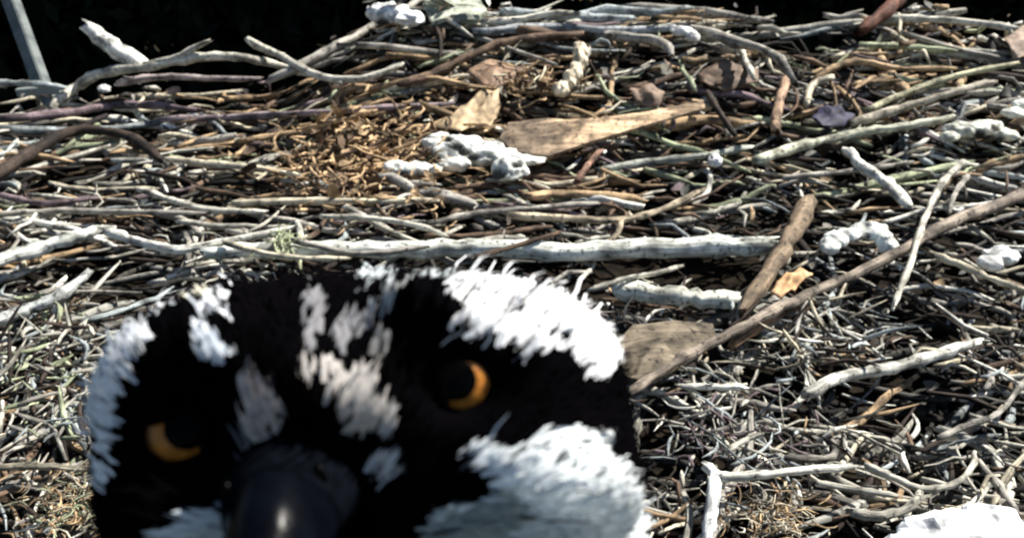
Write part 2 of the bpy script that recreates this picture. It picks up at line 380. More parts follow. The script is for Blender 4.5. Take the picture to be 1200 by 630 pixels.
H('stick', 'rosy grey stick lying level just under the rim branch', 'stick', (.4, .34, .33), 9, [(138, 97), (190, 90), (240, 92), (305, 92)], .012)
H('stick', 'long brownish stick running level below the rim at upper left', 'stick', 'plum', 11, [(0, 140), (80, 132), (150, 122), (230, 128)], .018)
H('stick', 'long thin mauve stick stretching from upper left towards the dry grass', 'stick', (.3, .24, .24), 9, [(190, 140), (300, 136), (400, 130), (530, 122)], .02)
H('stick', 'blackish bent stick arching over the left side', 'stick', 'dark', 14, [(-10, 208), (40, 176), (90, 152), (150, 160), (190, 188)], .022)
H('stick', 'straight straw coloured stick ending left of the dry grass', 'stick', 'cream', 8, [(195, 186), (250, 192), (310, 198), (352, 206)], .024)
H('stick', 'long fawn twig slanting up to the right above the straw coloured stick', 'stick', 'tan', 7, [(280, 165), (330, 158), (390, 143), (440, 130)], .02)
H('stick', 'curved brown stick sweeping up towards the top middle', 'stick', 'brown', 11, [(470, 98), (505, 88), (545, 68), (600, 48), (680, 40)], .03)
H('stick', 'pale level stick along the upper middle rim', 'stick', 'cool', 11, [(590, 14), (660, 20), (740, 22)], .02, yf=2.05)
H('stick', 'grey level stick along the upper rim right of the middle', 'stick', 'grey', 12, [(735, 10), (820, 14), (905, 26)], .02, yf=2.05)
H('stick', 'broad ash grey stick just below the rim at upper middle', 'stick', (.4, .42, .42), 11, [(560, 38), (640, 32), (720, 36), (800, 34)], .015, yf=2.05)
H('stick', 'dark reddish stub leaning over the rim at upper right', 'stick', 'red', 20, [(1056, -8), (1036, 16), (1008, 36)], .035, yf=2.0)
H('stick', 'pale stick lying level under the top right corner', 'stick', 'pale', 10, [(1040, 22), (1110, 24), (1210, 36)], .022, yf=2.05)
H('stick', 'olive level stick below the reddish stub', 'stick', 'green', 8, [(1010, 53), (1060, 55), (1120, 60)], .02)
H('stick', 'arched tan twig above the long yellowish sticks at upper right', 'stick', 'tan', 8, [(955, 92), (985, 76), (1012, 72), (1050, 80), (1120, 80)], .024)
H('stick', 'upper of the two parallel yellowish sticks slanting at upper right', 'stick', (.5, .48, .32), 9, [(1015, 130), (1055, 112), (1110, 92), (1190, 74)], .03)
H('stick', 'lower of the two parallel yellowish sticks slanting at upper right', 'stick', (.42, .38, .3), 11, [(1000, 144), (1055, 127), (1110, 110), (1165, 96)], .032)
H('stick', 'long pale knotted stick slanting above the whitish slanting stick', 'stick', (.62, .62, .48), 12, [(888, 188), (940, 170), (985, 160), (1015, 154), (1060, 148), (1115, 138)], .03)
H('stick', 'thin grey twig running along below the long pale knotted stick', 'stick', 'grey', 7, [(920, 208), (1000, 200), (1070, 190)], .025)
H('stick', 'pale twig curved downward beside the tan sliver', 'stick', 'cream', 9, [(945, 122), (952, 100), (975, 90)], .025)
H('stick', 'upright fawn stick stub right of the tan wood sliver', 'stick', (.4, .27, .18), 13, [(908, 152), (912, 125), (922, 92)], .03)
H('stick', 'black twig crossing the thin end of the tan wood sliver', 'stick', 'dark', 9, [(828, 108), (842, 130), (862, 160)], .045)
H('stick', 'straight twig running level above the log behind the head', 'stick', 'cream', 9, [(275, 238), (340, 236), (430, 236), (512, 235)], .016)
H('stick', 'slightly bowed pale twig above the log, ending over the bird\'s crown', 'stick', 'pale', 8, [(380, 254), (440, 256), (495, 266), (522, 276)], .03)
H('stick', 'pale level twig right of the straight twig above the log', 'stick', 'grey', 8, [(500, 262), (560, 250), (620, 244), (700, 238)], .016)
H('stick', 'long fawn stick above the log with a hooked right end', 'stick', (.5, .42, .3), 10, [(600, 252), (670, 256), (725, 258), (775, 246), (825, 222)], .03, side=[(8, [(728, 260), (722, 276), (700, 290)])])
H('stick', 'short flat yellow tan stick above the fawn hooked stick', 'stick', 'gold', 11, [(615, 230), (680, 227), (755, 234)], .018)
H('stick', 'bowed pale stick dipping over the left middle', 'stick', 'pale', 9, [(165, 222), (200, 234), (250, 246), (310, 248)], .018)
H('stick', 'white jointed stick running level left of the log', 'stick', 'white', 12, [(128, 272), (165, 284), (205, 292), (260, 284), (340, 268)], .026)
H('stick', 'stout white stick slanting up from the left edge at mid height', 'stick', (.66, .68, .62), 17, [(-10, 308), (40, 292), (80, 280), (118, 268)], .024)
H('stick', 'pale grey stick slanting up from the left edge below the stout white one', 'stick', (.5, .52, .5), 16, [(-10, 378), (30, 362), (70, 346), (104, 320)], .022)
H('stick', 'thin level stick with straw colour at the lower left edge', 'stick', (.4, .37, .28), 9, [(-10, 547), (50, 546), (95, 549), (135, 553)], .02)
H('stick', 'long thin grey stick running level across the left side', 'stick', 'grey', 8, [(-10, 252), (60, 247), (150, 248), (240, 250)], .016)
H('stick', 'short purplish stick at the left edge below the blackish bent stick', 'stick', 'plum', 9, [(-5, 228), (50, 238), (110, 232)], .016)
H('stick', 'thin pale twig reaching right over the dark gap beside the bird\'s head', 'stick', 'pale', 7, [(690, 340), (735, 326), (768, 320), (800, 311)], .03)
H('stick', 'white knotted stick slanting at right below the crossing poles', 'stick', 'white', 16, [(945, 462), (985, 442), (1040, 432), (1090, 418), (1148, 400)], .026)
H('stick', 'pale twig falling to the right edge below the long diagonal pole', 'stick', 'cream', 9, [(1088, 296), (1130, 312), (1165, 328), (1210, 342)], .03)
H('stick', 'white level stick with a bent tip at lower right', 'stick', 'white', 12, [(826, 546), (848, 558), (890, 556), (950, 550), (1000, 547)], .026)
H('stick', 'looping pale root curling up to the right at lower right', 'root', 'pale', 9, [(1018, 545), (1050, 560), (1080, 572), (1120, 566), (1140, 545), (1142, 530)], .026)
H('stick', 'pale root bending up from the bottom to the looping root', 'root', 'pale', 12, [(998, 600), (1035, 604), (1068, 592), (1082, 570)], .024)
H('stick', 'white stick pointing straight down to the bottom edge', 'stick', (.75, .77, .76), 18, [(838, 560), (834, 595), (828, 640)], .024)
H('stick', 'grey twig slanting up towards the right edge at lower right', 'stick', 'grey', 8, [(1100, 512), (1140, 496), (1170, 484), (1190, 460), (1210, 435)], .024)
H('stick', 'short white peg lying right of the bird\'s cheek', 'stick', 'white', 9, [(800, 452), (835, 453), (872, 454)], .02)
H('stick', 'small pale peg slanting in the tangle right of the cheek', 'stick', 'pale', 9, [(852, 528), (872, 516), (892, 508)], .022)
H('stick', 'brown stick lying close under the long diagonal pole', 'stick', (.3, .19, .11), 13, [(860, 402), (900, 376), (950, 356)], .022)
H('stick', 'fallen pale stick level at the right of the tan sliver', 'stick', (.42, .44, .38), 10, [(700, 200), (760, 190), (830, 182), (880, 172)], .015)
H('stick', 'dull brown stick running up under the tan wood sliver', 'stick', (.24, .14, .1), 9, [(676, 212), (690, 192), (704, 176)], .022)
H('stick', 'pale stick lying at lower right corner above the white lump', 'stick', 'pale', 9, [(960, 566), (1010, 574), (1050, 580)], .018)

# flat pieces: wood sliver, leaves, bark
def slab(name, label, cat, outline, tone, thick=.006, lift=.03, mat=WOOD, dome=0.0, tone2=None, split=None, ripple=.0):
    P = np.array([on_nest(x, y, lift) for x, y in outline]); c = P.mean(0); n = len(P)
    V = [c+np.array([0, 0, dome])]; rings = (.5, 1.0)
    for r in rings:
        for p in P: V.append(c+(p-c)*r+np.array([0, 0, dome*(1-r)*.6+random.gauss(0, ripple)]))
    V = np.array(V); F = [(0, 1+i, 1+(i+1) % n) for i in range(n)]+[(1+i, 1+n+i, 1+n+(i+1) % n, 1+(i+1) % n) for i in range(n)]
    k = len(V); V2 = np.vstack([V, V-np.array([0, 0, thick])]); F2 = F+[tuple(k+i for i in f[::-1]) for f in F]
    for i in range(n):
        a, b = 1+n+i, 1+n+(i+1) % n; F2.append((a, k+a, k+b, b))
    V2 = V2+rng.normal(size=V2.shape)*thick*.1
    tn = np.tile(np.array(tone), (len(V2), 1))
    if tone2 is not None:
        xs_ = np.array([proj(v)[0] for v in V2]); tn[xs_ < split] = tone2
    m = MB(); m.add(V2, F2, tn, (V2-c)*np.array([6, 130, 130])+rng.uniform(0, 9, 3))
    o = m.build(name, mat, origin=tuple(c), smooth=False)
    bb = bmesh.new(); bb.from_mesh(o.data); bmesh.ops.subdivide_edges(bb, edges=bb.edges, cuts=2, use_grid_fill=True)
    for v in bb.verts:
        q = v.co*(55 if mat is LEAF else 28)+Vector((outline[0][0], outline[0][1], 0)); amp = .0045 if mat is LEAF else .0022
        v.co += Vector((noise.noise(q)*amp, noise.noise(q+Vector((9, 0, 0)))*amp, noise.noise(q*1.3+Vector((0, 7, 0)))*amp*(2.2 if mat is LEAF else 1)))
    bb.to_mesh(o.data); bb.free()
    for p in o.data.polygons: p.use_smooth = mat is LEAF
    return tag(o, label, cat)
slab('wood_sliver', 'long tan split wood sliver pointing right at the upper middle', 'wood sliver',
     [(586, 162), (596, 144), (640, 138), (668, 149), (695, 149), (765, 130), (828, 118), (835, 125), (768, 143), (705, 162), (645, 182), (605, 178)], (.6, .43, .27), .005, .04, dome=.016, tone2=(.2, .15, .105), split=660)
slab('dead_leaf', 'curled tan leaf standing left of the white skull', 'leaf', [(505, 146), (540, 128), (560, 108), (585, 104), (586, 128), (575, 146), (540, 154)], (.44, .33, .2), .003, .03, LEAF, -.01, ripple=.004)
slab('dead_leaf', 'reddish brown crumpled leaf at the upper middle behind the curled tan leaf', 'leaf', [(545, 85), (575, 70), (605, 76), (600, 98), (570, 104)], (.26, .17, .11), .003, .03, LEAF, .01, ripple=.004)
slab('dead_leaf', 'small orange tan leaf on the diagonal pole right of the brown branch', 'leaf', [(904, 342), (914, 326), (938, 314), (950, 318), (934, 334), (916, 346)], (.5, .3, .15), .003, .045, LEAF, .004, ripple=.002)
slab('bark_piece', 'large dull brown piece of bark right of the bird\'s brow', 'bark', [(720, 400), (742, 382), (790, 374), (836, 380), (840, 400), (800, 424), (760, 446), (728, 440)], (.17, .14, .1), .006, .016, WOOD, .008, ripple=.002)
slab('dead_leaf', 'rusty dead leaf lying right of the grey rim sticks at upper middle', 'leaf', [(818, 84), (850, 72), (888, 78), (890, 96), (850, 104), (822, 98)], (.14, .095, .065), .003, .02, LEAF, .008, ripple=.003)
slab('dead_leaf', 'small crumpled brown leaf above the wood sliver', 'leaf', [(735, 104), (760, 94), (780, 106), (772, 122), (745, 120)], (.2, .14, .1), .003, .03, LEAF, .008, ripple=.003)
slab('bark_piece', 'pale greenish board end lying on the rim at the top', 'board', [(496, 4), (512, -6), (540, 0), (562, -4), (572, 12), (556, 24), (528, 20), (506, 26)], (.42, .45, .36), .01, .03, WOOD, .004)
slab('dead_leaf', 'pinkish leaf scrap at the right edge near the top', 'leaf', [(1178, 42), (1200, 32), (1225, 48), (1220, 66), (1190, 66)], (.3, .22, .16), .003, .03, LEAF, .006, ripple=.002)
slab('plastic_scrap', 'small crumpled navy blue scrap between sticks at upper right', 'plastic scrap', [(950, 138), (960, 126), (985, 124), (1003, 130), (990, 142), (965, 146)], (.015, .015, .045), .004, .045, LEAF, .008, ripple=.004)

# lumpy chalk white pieces
def lump(name, label, cat, blobs, tone=(.78, .8, .76), lift=.02, holes=(), mat=CHALK, rough=.25, vox=.003):
    """blobs: (px, py, rx_px, ry_px) ellipsoids melted into one irregular solid."""
    bm = bmesh.new(); c = on_nest(blobs[0][0], blobs[0][1], lift)
    for bx, by, rx, ry in blobs:
        p = on_nest(bx, by, lift); D = (p-CAM)@FW
        g = bmesh.ops.create_icosphere(bm, subdivisions=3, radius=1)['verts']
        for v in g:
            q = v.co; k = 1+rough*noise.noise(q*2.3+Vector((bx, by, 0)))
            v.co = Vector(p-c)+Vector((q.x*rx*D/FPX*k, q.y*ry*D/FPX*1.5*k, q.z*ry*D/FPX*k*.9))
    me = bpy.data.meshes.new(name); bm.to_mesh(me); bm.free()
    o = bpy.data.objects.new(name, me); C.objects.link(o); o.location = c
    if len(blobs) > 1:
        r = o.modifiers.new('melt', 'REMESH'); r.mode = 'VOXEL'; r.voxel_size = vox
        dg = bpy.context.evaluated_depsgraph_get(); me2 = bpy.data.meshes.new_from_object(o.evaluated_get(dg)); o.modifiers.clear(); o.data = me2; me = me2
    dc = o.modifiers.new('facets', 'DECIMATE'); dc.ratio = (.7 if holes else .3) if len(blobs) > 1 else .5
    dg = bpy.context.evaluated_depsgraph_get(); me2 = bpy.data.meshes.new_from_object(o.evaluated_get(dg)); o.modifiers.clear(); o.data = me2; me = me2
    me.materials.clear(); me.materials.append(mat)
    co = np.array([v.co[:] for v in me.vertices]); tn = np.tile(np.append(np.array(tone), 1), (len(co), 1))
    W = co+np.array(c); px, py, _ = proj(W)
    for hx, hy, hr in holes:
        d = np.hypot(px-hx, (py-hy)*1.6); k = np.clip(1-d/hr, 0, 1)
        tn[:, :3] *= (1-.93*np.clip(k*3, 0, 1))[:, None]; co -= (k*hr*.0009)[:, None]*np.array([0, 0, 1])  # recess shade painted dark into the colour, over a shallow dent
    for v, q in zip(me.vertices, co): v.co = q
    co += np.array([[noise.noise(Vector(q)*90)*.003+noise.noise(Vector(q)*40)*.004] for q in W])*np.array([v.normal[:] for v in me.vertices])*(1 if len(blobs) > 1 else .4)
    for v, q in zip(me.vertices, co): v.co = q
    a = me.attributes.new('tone', 'FLOAT_COLOR', 'POINT'); a.data.foreach_set('color', tn.ravel())
    return tag(o, label, cat)
lump('fish_skull', 'chalk white broken skull with dark hollows left of the wood sliver', 'skull', [(516, 168, 22, 13), (535, 174, 34, 17), (565, 180, 32, 15), (592, 184, 28, 11), (618, 188, 22, 7), (530, 192, 22, 8), (596, 198, 22, 15), (490, 198, 28, 8), (466, 196, 16, 8)], (.8, .82, .76), .03, [(524, 162, 9), (534, 170, 10), (544, 177, 10), (554, 184, 8), (556, 200, 14), (508, 186, 9), (584, 203, 12), (472, 203, 8), (606, 192, 8)])
lump('bone', 'cream knuckled bone standing among sticks above the wood sliver', 'bone', [(680, 60, 9, 10), (680, 72, 8, 12), (675, 83, 8, 12), (667, 93, 8, 12), (659, 103, 10, 11)], (.8, .7, .52), .04)
lump('white_stone', 'round white lump sitting on the rim at the top left of the stick heap', 'stone', [(455, 16, 26, 14), (480, 22, 18, 10)], (.78, .8, .8), .04, [(448, 26, 10)])
lump('bone', 'small white bone scrap on the rim at upper right of the middle', 'bone', [(800, 36, 14, 6), (812, 44, 8, 7), (790, 34, 6, 5)], (.8, .8, .78), .03)
lump('bone', 'holed chalk white bone plate near the right edge below the rim', 'bone', [(1130, 152, 20, 10), (1155, 150, 22, 10), (1180, 158, 14, 8), (1115, 160, 10, 6)], (.78, .78, .66), .035, [(1148, 156, 10), (1166, 150, 8), (1172, 162, 8)])
lump('bone', 'arched white jaw bone right of the thick brown branch', 'bone', [(970, 288, 12, 9), (980, 280, 13, 9), (993, 275, 14, 8), (1008, 272, 14, 9), (1022, 272, 14, 11), (1034, 276, 12, 12), (1040, 288, 9, 11)], (.78, .8, .74), .035, [(1016, 276, 6)])
lump('white_stone', 'small rounded white stone at the right edge beside the cream twig', 'stone', [(1175, 300, 20, 11), (1160, 308, 14, 8)], (.72, .74, .72), .035)
lump('white_lump', 'big bright white lump filling the bottom right corner', 'white lump', [(1130, 640, 70, 34), (1170, 625, 36, 28), (1085, 640, 46, 18), (1210, 650, 30, 30)], (.85, .87, .88), .03, rough=.35)
lump('bone', 'small white bone knob between the whitish twigs left of the middle rim', 'bone', [(122, 104, 7, 5)], (.75, .76, .76), .03)
lump('bone', 'curved white bone end at the right edge above the round stone', 'bone', [(1188, 132, 14, 7), (1200, 122, 12, 6)], (.74, .76, .68), .03)
lump('white_stone', 'white pebble under the tan wood sliver', 'stone', [(722*1.16, 188, 8, 8)], (.78, .8, .8), .03)

# dry grass tuft and straw
def tuft(label, cx, cy, sx, sy, n, tones, r=(.0007, .0016), lift=(.0, .035), spread=1.2, name='dry_grass', flakes=0):
    m = MB(); c = on_nest(cx, cy)
    for i in range(n):
        p = on_nest(cx+random.gauss(0, sx*.42), cy+random.gauss(0, sy*.42), random.uniform(*lift)); D = (p-CAM)@FW
        a = random.gauss(0, spread); L = D*(random.uniform(.01, .04) if spread < 2 else random.uniform(.012, .075)); q = p.copy(); pts = []; da = random.gauss(0, 1.6 if spread < 2 else .8); sl_ = random.gauss(0, .3)
        for k in range(5):
            pts.append(q.copy()); a += da/4; q = q+np.array([math.cos(a), math.sin(a), sl_+random.gauss(0, .15)])*L/4
        tube(m, pts, D*random.uniform(*r)*np.array([.8, 1, 1, .8, .3]), np.array(TONES[random.choice(tones)])*random.uniform(.7, 1.25), 4, .08)
    for i in range(flakes):
        p = on_nest(cx+random.gauss(0, sx*.36), cy+random.gauss(0, sy*.36), random.uniform(lift[0], lift[1]*1.1)); D = (p-CAM)@FW
        flake(m, p, D*random.uniform(.004, .012), np.array(TONES[random.choice(tones)])*random.uniform(.8, 1.2), .9, random.uniform(.3, .7), .6)
    return tag(m.build(name, WOOD, origin=tuple(c)), label, 'dry grass')
tuft('golden tuft of dry grass left of the chalk white skull', 425, 182, 125, 70, 520, ['gold', 'gold', 'tan', 'gold', 'brown'], (.0008, .0024), flakes=130)
tuft('straw coloured tuft at the lower left beside the bird', 85, 590, 70, 50, 200, ['tan', 'cream', 'gold', 'green'], lift=(0, .02))
tuft('fan of straw under the level white stick at lower right', 900, 600, 60, 45, 200, ['cream', 'tan', 'pale', 'gold'], lift=(0, .02))
tuft('small green sprig on the log above the bird\'s crown', 330, 285, 22, 14, 60, ['green'], lift=(.02, .04)).name = 'green_sprig'
tuft('rosy brown grass wad above the curled leaf', 600, 95, 70, 30, 200, ['tan', 'tan', 'brown', 'cream'], lift=(0, .03), flakes=16)
tuft('tangle of pale lichen covered rootlets at the left edge', 45, 440, 90, 130, 190, ['pale', 'cool', 'grey', 'green', 'dark'], (.0012, .0034), (-.005, .022), 3)
tuft('tangle of pale rootlets right of the long diagonal pole', 960, 395, 110, 55, 200, ['pale', 'cool', 'white', 'dark', 'cream'], (.0012, .0032), (-.005, .018), 3)
tuft('mat of fine pale twigs right of the bird\'s cheek', 850, 510, 120, 80, 120, ['pale', 'cool', 'white', 'plum'], (.0012, .003), (-.005, .014), 3)

# ------------------------------------------------------------------ leaning pole behind the rim
def bar(mb, a, b, w, d, tone):
    a, b = np.array(a, float), np.array(b, float); t = (b-a)/np.linalg.norm(b-a); s = np.cross(t, (0, 1, 0)); s /= np.linalg.norm(s); u = np.cross(s, t)
    bev = .22; sec = [(1, 1-bev), (1-bev, 1), (-1+bev, 1), (-1, 1-bev), (-1, -1+bev), (-1+bev, -1), (1-bev, -1), (1, -1+bev)]
    V = [p+s*x*w/2+u*y*d/2 for p in (a, a+(b-a)*.5, b) for x, y in sec]; n = 8
    F = [(k*n+i, k*n+(i+1) % n, (k+1)*n+(i+1) % n, (k+1)*n+i) for k in (0, 1) for i in range(n)]+[tuple(range(n))[::-1], tuple(2*n+i for i in range(n))]
    mb.add(V, F, tone)
pa = CAM+ray(-4, -45)*2.35; pb = CAM+ray(51, 105)*2.2; pt = pa+(pa-pb)*.6; low = pb+(pb-pa)*.7
root = empty('leaning_pole', tuple(low)); m = MB(); bar(m, np.zeros(3), pt-low, .04, .03, (.33, .36, .36))
m.build('shaft', plain('galvanised', (.07, .085, .085), .6, .3, 25, (.14, .16, .155)), root, smooth=False)
m = MB(); bar(m, pb-low+np.array([-.05, -.03, 0]), pb-low+np.array([.06, -.03, .01]), .022, .016, (.4, .45, .45)); m.build('bracket', plain('pale_metal', (.26, .29, .28), .5, .5), root, smooth=False)
tag(root, 'grey pole leaning behind the rim in the top left corner', 'pole')

# ------------------------------------------------------------------ the osprey
DEP = .172
HC = CAM+ray(448, 500)*DEP
roll = math.radians(11); hx = RX*math.cos(roll)+UP*math.sin(roll); hz = -RX*math.sin(roll)+UP*math.cos(roll); hy = -FW   # right, up, towards the lens
HR = np.array([.048, .029, .046])     # half width, half height, half depth
bm = bmesh.new()
def ell(cen, ax, rad, ex=2.0, sub=5):
    g = bmesh.ops.create_icosphere(bm, subdivisions=sub, radius=1)['verts']
    for v in g:
        q = np.array(v.co[:]); k = (np.abs(q)**ex).sum()**(-1/ex); q = q*k
        v.co = Vector(np.asarray(cen)+ax[0]*q[0]*rad[0]+ax[1]*q[1]*rad[1]+ax[2]*q[2]*rad[2])
AX = (hx, hz, hy)
AH = (RX, UP, hy)
ell(HC+UP*.001, AH, HR, 3.2)
ell(HC-UP*.026+RX*.002, AH, (.049, .03, .042), 2.4)
EX, EZ = np.array([1., 0, 0]), np.array([0, 0, 1.]); EY = np.array([0, 1., 0]); WAX = (EX, EY, EZ)
ell((-.026, .118, .385), WAX, (.056, .05, .06)); ell((-.022, .092, .31), WAX, (.066, .062, .07)); ell((-.02, .085, .215), WAX, (.078, .075, .12)); ell((-.02, .07, .14), WAX, (.06, .065, .08))
ell((-.02, .055, .05), WAX, (.03, .03, .09))
me = bpy.data.meshes.new('tmp'); bm.to_mesh(me); bm.free(); tmp = bpy.data.objects.new('tmp', me); C.objects.link(tmp)
r = tmp.modifiers.new('r', 'REMESH'); r.mode = 'VOXEL'; r.voxel_size = .0019
dg = bpy.context.evaluated_depsgraph_get(); body_me = bpy.data.meshes.new_from_object(tmp.evaluated_get(dg)); bpy.data.objects.remove(tmp)
bme = bmesh.new(); bme.from_mesh(body_me)
for _ in range(6): bmesh.ops.smooth_vert(bme, verts=bme.verts, factor=.5, use_axis_x=True, use_axis_y=True, use_axis_z=True)
from mathutils.bvhtree import BVHTree
bmesh.ops.triangulate(bme, faces=bme.faces); bvh = BVHTree.FromBMesh(bme)
def hit(px, py):
    d = Vector(ray(px, py)).normalized(); h = bvh.ray_cast(Vector(CAM), d); return np.array(h[0]), np.array(h[1])
EYES = [(216, 505, (-62, 168)), (541, 447, (82, 246))]
BEAK0, _ = hit(345, 560)
V = np.array([v.co[:] for v in bme.verts]); 
# sculpt: sockets, brows, lores
px, py, _z = proj(V); front = ((V-HC)@hy) > -.01
off = np.zeros(len(V))
for ex_, ey_, _ in EYES:
    d = np.hypot(px-ex_, py-ey_); off -= front*.0075*np.exp(-(d/52)**2)
for bx, by, sx, sy, hgt, an in [(500, 385, 75, 26, .006, .25), (235, 430, 60, 26, .005, -.75), (355, 470, 70, 60, .006, 0), (640, 565, 90, 60, .006, 0), (215, 600, 60, 40, .004, 0)]:
    dx, dy = px-bx, py-by; u = dx*math.cos(an)+dy*math.sin(an); v_ = -dx*math.sin(an)+dy*math.cos(an)
    off += front*hgt*np.exp(-(u/sx)**2-(v_/sy)**2)
NRM = np.array([v.normal[:] for v in bme.verts]); V = V+NRM*off[:, None]
for v, q in zip(bme.verts, V): v.co = q
bmesh.ops.smooth_vert(bme, verts=bme.verts, factor=.5, use_axis_x=True, use_axis_y=True, use_axis_z=True)
bme.normal_update(); bvh = BVHTree.FromBMesh(bme)

# the white markings of the plumage as outlines on the head surface
WHITE = [
 ([(118, 372), (150, 345), (192, 326), (214, 335), (196, 356), (156, 374), (178, 392), (166, 406), (142, 412), (160, 434), (134, 450), (127, 480), (126, 512), (132, 548), (124, 570), (120, 540), (118, 500), (85, 470), (85, 430), (95, 400)], (.8, .83, .85)),
 ([(205, 318), (222, 302), (272, 304), (270, 322), (248, 330), (236, 345), (212, 340)], (.8, .77, .6)),
 ([(238, 350), (262, 348), (268, 362), (248, 368)], (.8, .84, .88)), ([(222, 388), (236, 382), (262, 410), (252, 420), (232, 410)], (.7, .76, .82)),
 ([(288, 438), (298, 430), (304, 446), (318, 440), (318, 456), (330, 470), (326, 488), (314, 512), (300, 534), (292, 508), (283, 476), (283, 455)], (.5, .46, .44)),
 ([(364, 416), (376, 428), (392, 424), (400, 438), (418, 432), (432, 440), (440, 454), (446, 472), (464, 490), (462, 500), (446, 498), (425, 488), (404, 474), (384, 462), (396, 452), (382, 436), (366, 428)], (.52, .49, .46)),
 ([(366, 342), (384, 342), (380, 372), (372, 404), (360, 404), (364, 372)], (.22, .22, .23)),
 ([(396, 402), (400, 380), (418, 370), (436, 374), (420, 384), (408, 408)], (.25, .25, .26)), ([(434, 404), (446, 390), (456, 400), (440, 416)], (.2, .2, .2)),
 ([(434, 354), (466, 336), (474, 342), (446, 360)], (.4, .42, .42)), ([(484, 318), (514, 314), (574, 298), (580, 306), (530, 324), (486, 326)], (.42, .46, .48)), ([(420, 318), (462, 308), (462, 322), (424, 332)], (.5, .55, .58)),
 ([(536, 328), (556, 326), (568, 314), (620, 310), (660, 316), (694, 334), (706, 360), (726, 378), (742, 398), (724, 408), (718, 434), (694, 438), (678, 414), (650, 408), (616, 404), (600, 384), (588, 398), (566, 384), (532, 376), (538, 362), (560, 358), (534, 348)], (.8, .82, .84)),
 ([(440, 536), (470, 536), (484, 548), (462, 552), (442, 545)], (.45, .48, .5)),
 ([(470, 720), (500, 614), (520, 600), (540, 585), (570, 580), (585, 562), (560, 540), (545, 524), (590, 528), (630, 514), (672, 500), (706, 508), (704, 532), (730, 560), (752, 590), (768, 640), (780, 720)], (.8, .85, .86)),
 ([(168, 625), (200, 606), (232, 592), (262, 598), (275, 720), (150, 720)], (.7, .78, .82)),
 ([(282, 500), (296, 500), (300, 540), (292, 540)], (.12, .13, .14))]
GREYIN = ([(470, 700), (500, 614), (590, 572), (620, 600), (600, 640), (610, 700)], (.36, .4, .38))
DARKIN = [([(584, 364), (606, 350), (628, 358), (612, 374)], None), ([(622, 336), (640, 326), (654, 338), (634, 350)], None), ([(676, 362), (684, 356), (690, 366), (680, 372)], None), ([(576, 334), (590, 328), (596, 338), (580, 342)], None), ([(628, 390), (646, 374), (674, 384), (668, 402), (638, 404)], None), ([(556, 346), (600, 346), (606, 352), (560, 356)], None)]
def inpoly(x, y, poly):
    r = np.zeros(len(x), bool); n = len(poly)
    for i in range(n):
        x1, y1 = poly[i]; x2, y2 = poly[(i+1) % n]
        c = ((y1 > y) != (y2 > y)); r ^= c & (x < (x2-x1)*(y-y1)/((y2-y1) or 1e-9)+x1)
    return r
DARK = np.array([.0018, .0016, .002])
def plume_tone(P, jit=0):
    x, y, _ = proj(P); q_ = np.array([noise.noise_vector(Vector(p)*170)[:] for p in P]); x = x+q_[:, 0]*13; y = y+q_[:, 1]*13; x = x+rng.normal(size=len(x))*jit; y = y+rng.normal(size=len(y))*jit
    T = np.tile(DARK, (len(P), 1)); fr = ((P-HC)@hy) > -.05
    for poly, c in WHITE: T[inpoly(x, y, poly) & fr] = c
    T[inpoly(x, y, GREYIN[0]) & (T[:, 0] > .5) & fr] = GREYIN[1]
    for poly, _c in DARKIN: T[inpoly(x, y, poly) & fr] = DARK
    T[(rng.random(len(P)) < .07+.12*(T[:, 0] < .5)) & (T[:, 0] > .1)] *= .15
    neck = (P[:, 2] < .375) & (P[:, 1] < .12); T[neck] = (.75, .77, .76)
    return T
bme.to_mesh(body_me)
co = np.array([v.co[:] for v in body_me.vertices]); vn = np.array([v.normal[:] for v in body_me.vertices])
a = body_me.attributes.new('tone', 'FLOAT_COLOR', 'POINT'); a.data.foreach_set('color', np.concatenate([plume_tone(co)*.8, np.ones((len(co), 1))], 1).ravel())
body_me.materials.clear(); body_me.materials.append(FEATHER); body_me.polygons.foreach_set('use_smooth', [True]*len(body_me.polygons))
osprey = tag(empty('osprey', (-.02, .06, -.02)), 'black and white osprey with amber eyes staring into the lens from the lower left', 'bird')
OO = np.array(osprey.location)
body = bpy.data.objects.new('body', body_me); C.objects.link(body); body.parent = osprey; body.location = -OO
